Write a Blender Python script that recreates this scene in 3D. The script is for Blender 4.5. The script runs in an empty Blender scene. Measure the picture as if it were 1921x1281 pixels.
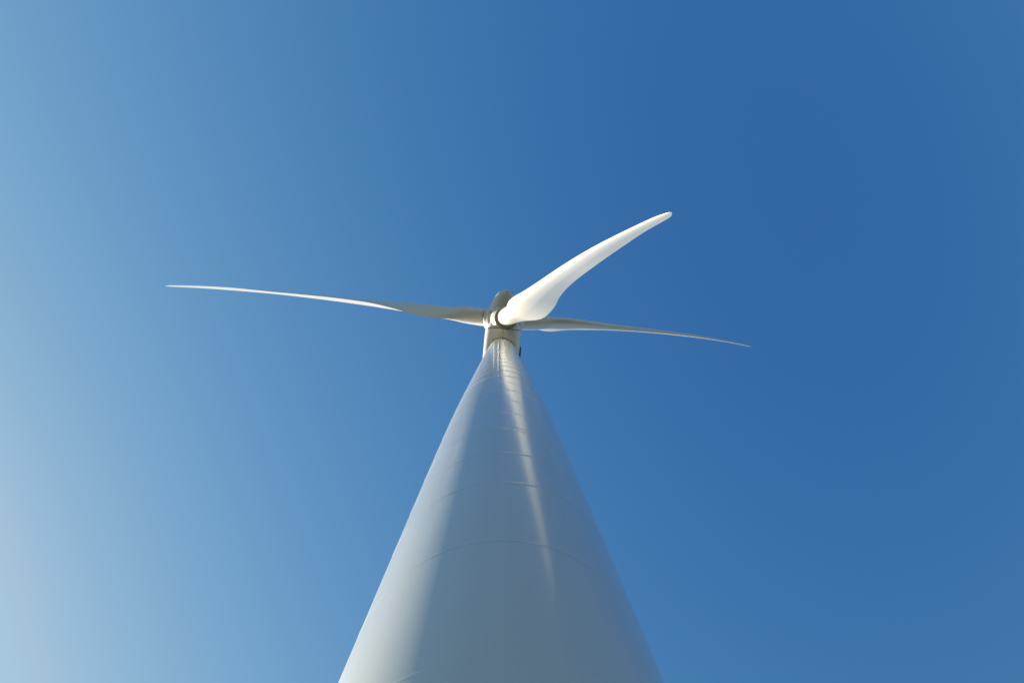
import bpy, bmesh, math, random
from mathutils import Vector, Matrix

# ------------------------------------------------------------------ camera, sky, sun
scene = bpy.context.scene
R = math.radians
W_PX, F_PX = 1921.0, 1415.08          # photo width and focal length, both in photo pixels
ZEN = (-19.5, 80.3, F_PX)             # where the zenith lies in camera space (right, up, forward)
EYE = 1.6

cam_data = bpy.data.cameras.new("camera")
cam = bpy.data.objects.new("camera", cam_data)
scene.collection.objects.link(cam)
scene.camera = cam
cam_data.sensor_width = 36.0
cam_data.lens = 36.0 * F_PX / W_PX
cam_data.clip_start = 0.05
cam_data.clip_end = 20000.0
_t = math.atan2(19.5, F_PX)
_X = Vector((math.cos(_t), 0, math.sin(_t)))           # world X seen by the camera (right, up, forward)
_Z = Vector(ZEN).normalized()
_Y = _X.cross(_Z)
if _Y[1] > 0:
    _Y = -_Y
right = Vector((_X[0], _Y[0], _Z[0]))
up = Vector((_X[1], _Y[1], _Z[1]))
fwd = Vector((_X[2], _Y[2], _Z[2]))
m = Matrix((right, up, -fwd)).transposed().to_4x4()
m.translation = (0, 0, EYE)
cam.matrix_world = m

SUN_EL = R(35)
SUN_DIR_H = Vector((-math.sin(R(112)), -math.cos(R(112)), 0))   # towards the sun, horizontally
SUN_DIR = (SUN_DIR_H * math.cos(SUN_EL) + Vector((0, 0, math.sin(SUN_EL)))).normalized()

world = bpy.data.worlds.new("World")
scene.world = world
world.use_nodes = True
nt = world.node_tree
nt.nodes.clear()
wo = nt.nodes.new("ShaderNodeOutputWorld")
bg = nt.nodes.new("ShaderNodeBackground")
sky = nt.nodes.new("ShaderNodeTexSky")
sky.sky_type = 'NISHITA'
sky.sun_disc = False
sky.sun_elevation = SUN_EL
sky.sun_rotation = math.atan2(SUN_DIR_H.x, SUN_DIR_H.y)
sky.altitude = 200
sky.air_density = 1.5
sky.dust_density = 0.1
sky.ozone_density = 2.0
SKY_STRENGTH = 0.05
bg.inputs["Strength"].default_value = SKY_STRENGTH
# the photograph's contrasty, saturated rendition of the clear sky: one curve per channel
sep = nt.nodes.new("ShaderNodeSeparateColor")
com = nt.nodes.new("ShaderNodeCombineColor")
nt.links.new(sky.outputs[0], sep.inputs[0])
chan = []
for c, (g, k) in enumerate(((2.75, 3.54), (1.72, 1.44), (0.886, 0.262))):
    pw = nt.nodes.new("ShaderNodeMath"); pw.operation = 'POWER'; pw.inputs[1].default_value = g
    ml = nt.nodes.new("ShaderNodeMath"); ml.operation = 'MULTIPLY'
    ml.inputs[1].default_value = 0.841 * math.exp(k) * 0.1 ** g / 0.1
    mn = nt.nodes.new("ShaderNodeMath"); mn.operation = 'MINIMUM'; mn.inputs[1].default_value = (3.6, 4.9, 6.1)[c]
    nt.links.new(sep.outputs[c], pw.inputs[0]); nt.links.new(pw.outputs[0], ml.inputs[0])
    nt.links.new(ml.outputs[0], mn.inputs[0]); chan.append(mn)
nt.links.new(chan[2].outputs[0], com.inputs[2])
for c, lim in ((0, .53), (1, .83)):                   # the low sky stays pale blue instead of turning yellow
    sc_ = nt.nodes.new("ShaderNodeMath"); sc_.operation = 'MULTIPLY'; sc_.inputs[1].default_value = lim
    m2 = nt.nodes.new("ShaderNodeMath"); m2.operation = 'MINIMUM'
    nt.links.new(chan[2].outputs[0], sc_.inputs[0]); nt.links.new(sc_.outputs[0], m2.inputs[1])
    nt.links.new(chan[c].outputs[0], m2.inputs[0]); nt.links.new(m2.outputs[0], com.inputs[c])
nt.links.new(com.outputs[0], bg.inputs[0])
nt.links.new(bg.outputs[0], wo.inputs[0])

sun_data = bpy.data.lights.new("sun", 'SUN')
sun_data.energy = 5.0
sun_data.angle = R(0.55)
sun_data.color = (1.0, 0.89, 0.71)
sun = bpy.data.objects.new("sun", sun_data)
scene.collection.objects.link(sun)
sun.rotation_euler = SUN_DIR.to_track_quat('Z', 'Y').to_euler()
sun.location = (-40, 20, 60)

scene.view_settings.view_transform = 'Standard'
scene.view_settings.look = 'None'
scene.view_settings.exposure = 1.25
scene.view_settings.gamma = 1.0

# ------------------------------------------------------------------ helpers
def nodes_of(mat):
    mat.use_nodes = True
    n = mat.node_tree.nodes
    return n, mat.node_tree.links, n["Principled BSDF"]

def paint(name, col, rough=0.35, coat=0.0, coat_rough=0.08, noise=0.03, bump=0.0, bscale=0.6, spec=0.5):
    """Painted steel or gelcoat: slightly uneven colour and gloss, optional soft waviness."""
    mat = bpy.data.materials.new(name)
    n, l, b = nodes_of(mat)
    tc = n.new("ShaderNodeTexCoord")
    mp = n.new("ShaderNodeMapping")
    mp.inputs["Scale"].default_value = (1, 1, 0.25)
    l.new(tc.outputs["Object"], mp.inputs[0])
    nz = n.new("ShaderNodeTexNoise")
    nz.inputs["Scale"].default_value = 1.1
    nz.inputs["Detail"].default_value = 8
    l.new(mp.outputs[0], nz.inputs["Vector"])
    mp2 = n.new("ShaderNodeMapping")               # faint rain streaks running down
    mp2.inputs["Scale"].default_value = (7, 7, 0.12)
    l.new(tc.outputs["Object"], mp2.inputs[0])
    n3 = n.new("ShaderNodeTexNoise"); n3.inputs["Scale"].default_value = 1.0; n3.inputs["Detail"].default_value = 4
    l.new(mp2.outputs[0], n3.inputs["Vector"])
    av = n.new("ShaderNodeMix"); av.data_type = 'FLOAT'; av.inputs[0].default_value = .45
    l.new(nz.outputs["Fac"], av.inputs[2]); l.new(n3.outputs["Fac"], av.inputs[3])
    mx = n.new("ShaderNodeMix"); mx.data_type = 'RGBA'
    mx.inputs[6].default_value = (*[c * (1 - noise) for c in col], 1)
    mx.inputs[7].default_value = (*[min(1, c * (1 + noise)) for c in col], 1)
    l.new(av.outputs[0], mx.inputs[0])
    l.new(mx.outputs[2], b.inputs["Base Color"])
    rr = n.new("ShaderNodeMapRange")
    rr.inputs["To Min"].default_value = rough * 0.85
    rr.inputs["To Max"].default_value = rough * 1.15
    l.new(nz.outputs["Fac"], rr.inputs[0])
    l.new(rr.outputs[0], b.inputs["Roughness"])
    b.inputs["Specular IOR Level"].default_value = spec
    b.inputs["Coat Weight"].default_value = coat
    b.inputs["Coat Roughness"].default_value = coat_rough
    b.inputs["Coat IOR"].default_value = 1.6
    if bump:
        n2 = n.new("ShaderNodeTexNoise")
        n2.inputs["Scale"].default_value = bscale
        n2.inputs["Detail"].default_value = 1.5
        l.new(tc.outputs["Object"], n2.inputs["Vector"])
        bp = n.new("ShaderNodeBump")
        bp.inputs["Distance"].default_value = bump
        bp.inputs["Strength"].default_value = 1.0
        l.new(n2.outputs["Fac"], bp.inputs["Height"])
        l.new(bp.outputs[0], b.inputs["Normal"])
        l.new(bp.outputs[0], b.inputs["Coat Normal"])
    return mat

def obj(name, bm, mat, parent=None, smooth=True, matrix=None):
    me = bpy.data.meshes.new(name)
    bmesh.ops.recalc_face_normals(bm, faces=bm.faces)
    for f in bm.faces:
        f.smooth = smooth
    bm.to_mesh(me); bm.free()
    for mt in (mat if isinstance(mat, (list, tuple)) else [mat]):
        me.materials.append(mt)
    o = bpy.data.objects.new(name, me)
    scene.collection.objects.link(o)
    if parent:
        o.parent = parent
    if matrix is not None:
        o.matrix_local = matrix
    return o

def loft(bm, rings, cap0=True, cap1=True, mat_index=None):
    """rings: lists of points with equal count -> closed tube."""
    vs = [[bm.verts.new(p) for p in r] for r in rings]
    n = len(rings[0])
    for i in range(len(rings) - 1):
        for k in range(n):
            f = bm.faces.new((vs[i][k], vs[i][(k + 1) % n], vs[i + 1][(k + 1) % n], vs[i + 1][k]))
            if mat_index:
                f.material_index = mat_index(i)
    if cap0:
        bm.faces.new(list(reversed(vs[0])))
    if cap1:
        bm.faces.new(vs[-1])
    return vs

def revolve(bm, prof, seg=96, axis='Z', cap0=True, cap1=True, mat_index=None):
    """prof: (radius, height) pairs about the Z axis (or the Y axis)."""
    rings = []
    for r, h in prof:
        ring = []
        for k in range(seg):
            a = 2 * math.pi * k / seg
            if axis == 'Z':
                ring.append((r * math.cos(a), r * math.sin(a), h))
            else:
                ring.append((r * math.cos(a), h, r * math.sin(a)))
        rings.append(ring)
    return loft(bm, rings, cap0, cap1, mat_index)

def interp(x, xs, ys):
    """Monotone cubic through the control points."""
    n = len(xs)
    if x <= xs[0]: return ys[0]
    if x >= xs[-1]: return ys[-1]
    d = [(ys[i + 1] - ys[i]) / (xs[i + 1] - xs[i]) for i in range(n - 1)]
    ms = [d[0]] + [0 if d[i - 1] * d[i] <= 0 else 2 * d[i - 1] * d[i] / (d[i - 1] + d[i]) for i in range(1, n - 1)] + [d[-1]]
    for i in range(n - 1):
        if x <= xs[i + 1]:
            h = xs[i + 1] - xs[i]; t = (x - xs[i]) / h
            return ((2*t**3 - 3*t*t + 1) * ys[i] + (t**3 - 2*t*t + t) * h * ms[i]
                    + (-2*t**3 + 3*t*t) * ys[i + 1] + (t**3 - t*t) * h * ms[i + 1])

# ------------------------------------------------------------------ materials
M_TOWER = paint("tower_paint", (0.61, 0.61, 0.56), rough=0.42, coat=1.0, coat_rough=0.15, noise=0.09, bump=0.003, bscale=0.4)
M_WELD_SHADE = paint("weld_shade", (0.44, 0.43, 0.41), rough=0.5, noise=0.35)  # darker tone that paints the shading under the weld beads
M_BLADE = paint("blade_gelcoat", (0.82, 0.81, 0.77), rough=0.34, coat=0.3, coat_rough=0.15, noise=0.02)
M_NACELLE = paint("nacelle_gelcoat", (0.74, 0.735, 0.69), rough=0.35, coat=0.3, coat_rough=0.15, noise=0.03)
M_SEAM = paint("dark_joint_seal", (0.03, 0.03, 0.03), rough=0.6)
M_BAND = paint("root_band", (0.40, 0.35, 0.26), rough=0.5)
M_DARK = paint("dark_grille", (0.035, 0.045, 0.05), rough=0.5)
M_CONC = paint("concrete", (0.32, 0.31, 0.29), rough=0.85, noise=0.15)

# ------------------------------------------------------------------ ground
def ground_material(name, a, b_, c, scale):
    mat = bpy.data.materials.new(name)
    n, l, b = nodes_of(mat)
    tc = n.new("ShaderNodeTexCoord")
    nz = n.new("ShaderNodeTexNoise"); nz.inputs["Scale"].default_value = scale; nz.inputs["Detail"].default_value = 12
    l.new(tc.outputs["Object"], nz.inputs["Vector"])
    cr = n.new("ShaderNodeValToRGB")
    cr.color_ramp.elements[0].position = .3; cr.color_ramp.elements[0].color = (*a, 1)
    cr.color_ramp.elements[1].position = .7; cr.color_ramp.elements[1].color = (*c, 1)
    e = cr.color_ramp.elements.new(.5); e.color = (*b_, 1)
    l.new(nz.outputs["Fac"], cr.inputs[0]); l.new(cr.outputs[0], b.inputs["Base Color"])
    b.inputs["Roughness"].default_value = 0.95
    bp = n.new("ShaderNodeBump"); bp.inputs["Distance"].default_value = 0.05
    n2 = n.new("ShaderNodeTexNoise"); n2.inputs["Scale"].default_value = scale * 60
    l.new(tc.outputs["Object"], n2.inputs["Vector"])
    l.new(n2.outputs["Fac"], bp.inputs["Height"]); l.new(bp.outputs[0], b.inputs["Normal"])
    return mat

bm = bmesh.new()
rnd = random.Random(4)
N = 60
grid = {}
for i in range(N + 1):
    for j in range(N + 1):
        u, v = (i / N * 2 - 1), (j / N * 2 - 1)
        x, y = 6000 * u * abs(u), 6000 * v * abs(v)
        d = math.hypot(x, y)
        z = 0 if d < 60 else (math.sin(x / 310) + math.cos(y / 270)) * min(1, (d - 60) / 800) * 3 - (d - 60) * .002
        grid[i, j] = bm.verts.new((x, y, z))
for i in range(N):
    for j in range(N):
        bm.faces.new((grid[i, j], grid[i + 1, j], grid[i + 1, j + 1], grid[i, j + 1]))
g = obj("ground", bm, ground_material("field_grass", (0.010, 0.012, 0.008), (0.020, 0.020, 0.012), (0.036, 0.032, 0.020), 0.2))
g['kind'] = 'structure'

TX, TY = 0.0, 5.4                      # tower axis
bm = bmesh.new()
revolve(bm, [(11.5, -0.02), (11.2, 0.06), (0.5, 0.08)], 64)
o = obj("gravel_path", bm, ground_material("gravel", (0.045, 0.042, 0.038), (0.08, 0.073, 0.065), (0.12, 0.112, 0.10), 3.0), smooth=False)
o.location = (TX, TY, 0); o['kind'] = 'structure'

# ------------------------------------------------------------------ the turbine
turbine = bpy.data.objects.new("wind_turbine", None)
scene.collection.objects.link(turbine)
turbine.location = (TX, TY, 0)
turbine['label'] = "tall white three-bladed wind turbine seen from the foot of its glossy steel tower"
turbine['category'] = "wind turbine"

bm = bmesh.new()
revolve(bm, [(2.9, 0.0), (2.9, 0.30), (2.86, 0.34), (1.0, 0.34)], 96)
obj("foundation", bm, M_CONC, turbine, smooth=False)

# --- tower: welded steel cans with raised weld beads and flanged section joints
Z_TOP = 76.4 + EYE
R_BASE, R_TOP, Z_TAPER = 2.125, 1.39, 28.0 + EYE
def tower_r(z):
    t = (z - Z_TAPER) / (Z_TOP - Z_TAPER)
    t = .5 * (t + math.sqrt(t * t + .018)) * 1.0
    return R_BASE + (R_TOP - R_BASE) * t
seams = [3.4, 6.75, 10.1, 13.4, 16.0, 18.9]
z = 18.9
while z < 72:
    z += 2.85
    seams.append(z)
seams = [s + EYE for s in seams]
flanges = {5, 16}
prof = [(tower_r(0), 0.342)]
prev = 0.342
shade_rings = set()
for i, s in enumerate(seams):
    span = s - prev
    for q in range(1, 12):             # each can is very slightly barrelled between its welds
        zz = prev + span * q / 12
        prof.append((tower_r(zz) + 0.0012 * math.sin(math.pi * q / 12), zz))
    r = tower_r(s)
    kz = 1 + s / 16                    # beads and their painted shade lines are broader higher up
    prof += [(tower_r(s + d * kz) + b_ * kz ** .88 * (.55 if i < 3 else 1), s + d * kz) for d, b_ in ((-.07, 0), (-.04, 0), (-.018, 0), (-.009, .0013), (0, .0019), (.009, .0013), (.018, 0), (.04, 0), (.07, 0))]
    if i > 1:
        shade_rings.add(len(prof) - 7)
    if i in flanges:
        prof += [(tower_r(s + q_) - dd, s + q_) for q_, dd in ((.36, 0), (.40, 0), (.404, .003), (.416, .003), (.42, 0), (.46, 0), (.50, 0))]
    prev = prof[-1][1]
prof.append((tower_r(Z_TOP), Z_TOP))
bm = bmesh.new()
def weld_face(i):                      # weld shading painted as a darker line along the bead's lower toe
    return 1 if i in shade_rings else 0
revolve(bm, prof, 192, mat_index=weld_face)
obj("tower", bm, [M_TOWER, M_WELD_SHADE], turbine)

# --- rotor frame (fitted to the photograph)
HUB = Vector((0.252, 2.194, 79.274 + EYE))
PSI, TILT, CONE = R(5.006), R(6.293), R(3.686)
h = Vector((math.sin(PSI), -math.cos(PSI), 0))
ZZ = Vector((0, 0, 1))
n_ax = math.cos(TILT) * h + math.sin(TILT) * ZZ          # upwind, out of the nose
w_ax = -math.sin(TILT) * h + math.cos(TILT) * ZZ
u_ax = Vector((math.cos(PSI), math.sin(PSI), 0))
T0 = Vector((TX, TY, 0))

def frame(x, y, z, origin):
    mm = Matrix((x, y, z)).transposed().to_4x4()
    mm.translation = origin - T0
    return mm
M_ROTOR = frame(u_ax, -n_ax, w_ax, HUB)                  # local -Y is the nose direction

# --- nacelle: rounded-box fibreglass housing, level bottom, lofted along its length
def rounded_box(wid, top, bot, rad, seg=10):
    pts = []
    hw = wid / 2
    for cx, cz, a0 in ((hw - rad, top - rad, 0), (-hw + rad, top - rad, 90), (-hw + rad, bot + rad, 180), (hw - rad, bot + rad, 270)):
        for k in range(seg + 1):
            a = R(a0 + 90 * k / seg)
            pts.append((cx + rad * math.cos(a), cz + rad * math.sin(a)))
    return pts
NAC = bpy.data.objects.new("nacelle", None)
h_rear = -h
def nac_matrix():
    # x = to the right seen from the front, y = backwards, z = up; origin at hub centre, tilted by the shaft angle
    return M_ROTOR
bm = bmesh.new()
stations = [  # y (backwards from hub centre), width, top, bottom, corner radius
    (1.12, 3.30, 1.65, -1.80, 1.45), (1.125, 3.66, 1.80, -1.95, 1.55), (1.6, 3.70, 1.84, -2.02, 1.45), (2.4, 3.72, 1.88, -2.14, 1.25),
    (3.6, 3.72, 1.92, -2.30, 1.10), (5.5, 3.72, 1.95, -2.42, 1.02), (8.0, 3.66, 1.95, -2.35, 0.95),
    (9.8, 3.45, 1.90, -1.90, 0.95), (10.5, 3.10, 1.75, -1.45, 0.95), (10.8, 2.40, 1.40, -1.00, 0.85)]
ys = [s[0] for s in stations]
fine = []
y = 1.12
fine = [1.12, 1.125] + [1.125 + (10.8 - 1.125) * k / 60 for k in range(1, 61)]
rings = []
for y in fine:
    v = [interp(y, ys, [s[c] for s in stations]) for c in (1, 2, 3, 4)]
    rings.append([(px, y, pz) for px, pz in rounded_box(*v)])
loft(bm, rings)
nacelle = obj("nacelle", bm, M_NACELLE, turbine, matrix=M_ROTOR)

# dark joint between the turning spinner and the still nacelle
bm = bmesh.new()
revolve(bm, [(1.70, 1.04), (1.72, 1.06), (1.72, 1.14), (1.70, 1.15)], 96, 'Y')
obj("rotor_gap", bm, M_SEAM, nacelle, matrix=Matrix())

def bar(p0, p1, r, seg=8):
    bm = bmesh.new()
    d = (Vector(p1) - Vector(p0)); q = d.to_track_quat('Z', 'Y')
    rings = []
    for t in (0, 1):
        rings.append([Vector(p0) + d * t + q @ Vector((r * math.cos(2*math.pi*k/seg), r * math.sin(2*math.pi*k/seg), 0)) for k in range(seg)])
    loft(bm, rings)
    return bm
# lengthwise joint along the belly, from the front rim to the yaw collar
def belly(y): return interp(y, ys, [s[3] for s in stations])
bm = bmesh.new()
rings = []
for k in range(9):
    y = 1.14 + 1.5 * k / 8
    zb = belly(y)
    rings.append([(-0.012, y, zb - 0.012), (0.012, y, zb - 0.012), (0.012, y, zb + 0.03), (-0.012, y, zb + 0.03)])
loft(bm, rings)
obj("belly_seam", bm, M_SEAM, nacelle)

# yaw collar where tower and nacelle meet
bm = bmesh.new()
revolve(bm, [(1.20, Z_TOP + 0.002), (1.43, Z_TOP + 0.004), (1.43, Z_TOP + 0.07), (1.38, Z_TOP + 0.08), (1.38, Z_TOP + 0.9)], 96)
obj("yaw_ring", bm, M_SEAM, turbine)

# dark louvred side cooler standing proud of the nacelle's right flank, on a bracket
bm = bmesh.new()
L0, L1, SX = 3.0, 5.2, 1.90
for k in range(9):
    zc = -1.25 + k * 0.17
    taper = math.sin(math.pi * (k + 1) / 10) ** .5
    a0, a1 = 4.25 - 1.5 * taper, 4.25 + 1.5 * taper
    pts = []
    for (xx, dz) in ((SX, -.06), (SX + .10, -.10), (SX + .12, -.06), (SX + .02, .03)):
        pts.append((xx, dz))
    loft(bm, [[(px, yy, zc + dz) for px, dz in pts] for yy in (a0, a1)])
vent = obj("side_vent", bm, M_DARK, nacelle, smooth=False)
obj("vent_bracket", bar((1.5, 4.1, -1.75), (1.96, 4.2, -1.2), 0.035), M_DARK, vent)

# --- spinner (hub cover)
sp = [(0.02, -3.18), (0.22, -3.16), (0.45, -3.06), (0.75, -2.86), (1.0, -2.56), (1.2, -2.22), (1.38, -1.84), (1.52, -1.45),
      (1.63, -1.0), (1.69, -0.5), (1.72, 0.0), (1.75, 0.5), (1.78, 0.95), (1.79, 1.05), (1.60, 1.06)]
hs = [p[1] for p in sp]; rs = [p[0] for p in sp]
prof = [sp[0], (0.12, -3.175)]
for k in range(1, 60):
    hh = -3.16 + (1.05 + 3.16) * k / 60
    prof.append((interp(hh, hs, rs), hh))
prof += [sp[-2], sp[-1]]
bm = bmesh.new()
revolve(bm, prof, 96, 'Y')
spinner = obj("spinner", bm, M_NACELLE, turbine, matrix=M_ROTOR)

AZ = (-82.336, 37.664, 157.664)
def blade_matrix(az):
    th = R(az)
    r = math.cos(th) * u_ax + math.sin(th) * w_ax
    t = math.sin(th) * u_ax - math.cos(th) * w_ax
    return t, r, frame(t, -n_ax, r, HUB)
for az in AZ:
    t, r, mt = blade_matrix(az)
    rel = M_ROTOR.inverted() @ mt
    bm = bmesh.new()     # flared collar growing out of the spinner
    revolve(bm, [(1.55, 0.9), (1.45, 1.25), (1.33, 1.50), (1.27, 1.66), (1.25, 1.80), (1.21, 1.82), (0.95, 1.82)], 72)
    c = obj("blade_collar", bm, M_NACELLE, spinner, matrix=rel)
    bm = bmesh.new()     # dusty seal band round the blade root
    revolve(bm, [(0.90, 1.80), (1.17, 1.822), (1.17, 1.87), (0.90, 1.885)], 72)
    obj("root_seal", bm, M_BAND, c)
# small dark bolts and lifting eyes on the cover
for az, y, rr in ((-128, 0.62, 1.75), (-108, 0.62, 1.75), (-52, 0.66, 1.75), (-42, 0.62, 1.75), (-80, -2.86, 0.72), (60, -2.86, 0.72), (-35, -2.86, 0.72)):
    a = R(az)
    p = Vector((rr * math.cos(a), y, rr * math.sin(a)))
    d = Vector((math.cos(a), 0, math.sin(a)))
    obj("lifting_eye", bar(p - d * .05, p + d * .09, 0.055), M_DARK, spinner, smooth=False)

# --- blades
L_BL, RR0 = 46.344, 1.85
F2, F3, S2, PITCH = -0.38, 1.662, -0.63, -2.659
DF = (0, 0.123, -0.163)              # each blade bends a little differently in the wind
CK = [0, .04, .10, .15, .20, .25, .32, .45, .6, .75, .9, .97, 1.0]
CC = [1.90, 1.92, 2.639, 3.531, 3.796, 3.72, 3.141, 2.426, 1.925, 1.606, 0.979, 0.713, .05]
TT = [31.689, 31.689, 27.545, 23.798, 16.085, 9.758, 5.221, 3.343, 4.345, -0.162, -2.045, -2.045, -2.045]
def lin(x, xs, ys):
    for i in range(len(xs) - 1):
        if x <= xs[i + 1]:
            return ys[i] + (ys[i + 1] - ys[i]) * (x - xs[i]) / (xs[i + 1] - xs[i])
    return ys[-1]
def naca(x, th):
    return 5 * th * (.2969 * math.sqrt(x) - .126 * x - .3516 * x * x + .2843 * x**3 - .1036 * x**4)
def blade_section(fr, df):
    """One airfoil ring in the blade's own frame: X towards the leading edge's motion, Y downwind, Z outwards."""
    s = RR0 + fr * (L_BL - RR0)
    win = .025 * min(1, fr / .06, (1 - fr) / .06)         # smooth the lofting controls
    offs = [win * j / 4 for j in range(-4, 5)]
    c = sum(interp(fr + d, CK, CC) for d in offs) / 9; b = R(sum(interp(fr + d, CK, TT) for d in offs) / 9 + PITCH)
    th = interp(fr, [0, .02, .06, .12, .2, .3, .5, .75, 1], [1, 1, .706, .374, .279, .253, .22, .18, .15])
    w = min(1, max(0, (fr - .01) / .098)); w = w * w * (3 - 2 * w)
    a = .5 - .2 * w
    q = Vector((S2 * fr * fr, -s * math.sin(CONE) + (F2 + df) * fr**2 + F3 * fr**3, s * math.cos(CONE)))
    e = Vector((-math.cos(b), math.sin(b), 0)); mm = Vector((math.sin(b), math.cos(b), 0))
    ring = []
    NP = 40
    for k in range(2 * NP):
        t = math.pi * k / NP
        x = (1 - math.cos(t)) / 2
        sg = 1 if t <= math.pi else -1
        ya = sg * naca(x, th) - .05 * x * (1 - x)
        y = .5 * math.sin(t) * (1 - w) + ya * w
        if sg > 0 and x > .5:          # flat aft panel behind the bond line on the suction side
            flat = (naca(.5, th) - .0125) * (1 - x) / .5
            y = y + (flat - y) * min(1, max(0, (fr - .06) / .12))
        y *= c
        ring.append(q + e * ((x - a) * c) + mm * y)
    return ring
NS = 150
for az, df, lab in zip(AZ, DF, ("white blade hanging down towards the viewer, pointing up and right in the picture",
                                "slender blade reaching out to the right", "long blade reaching out to the left")):
    t, r, mt = blade_matrix(az)
    bm = bmesh.new()
    loft(bm, [blade_section(k / NS, df) for k in range(NS)] + [blade_section(.997, df), blade_section(1.0, df)])
    o = obj("blade", bm, M_BLADE, turbine, matrix=mt)
    o['label'] = lab
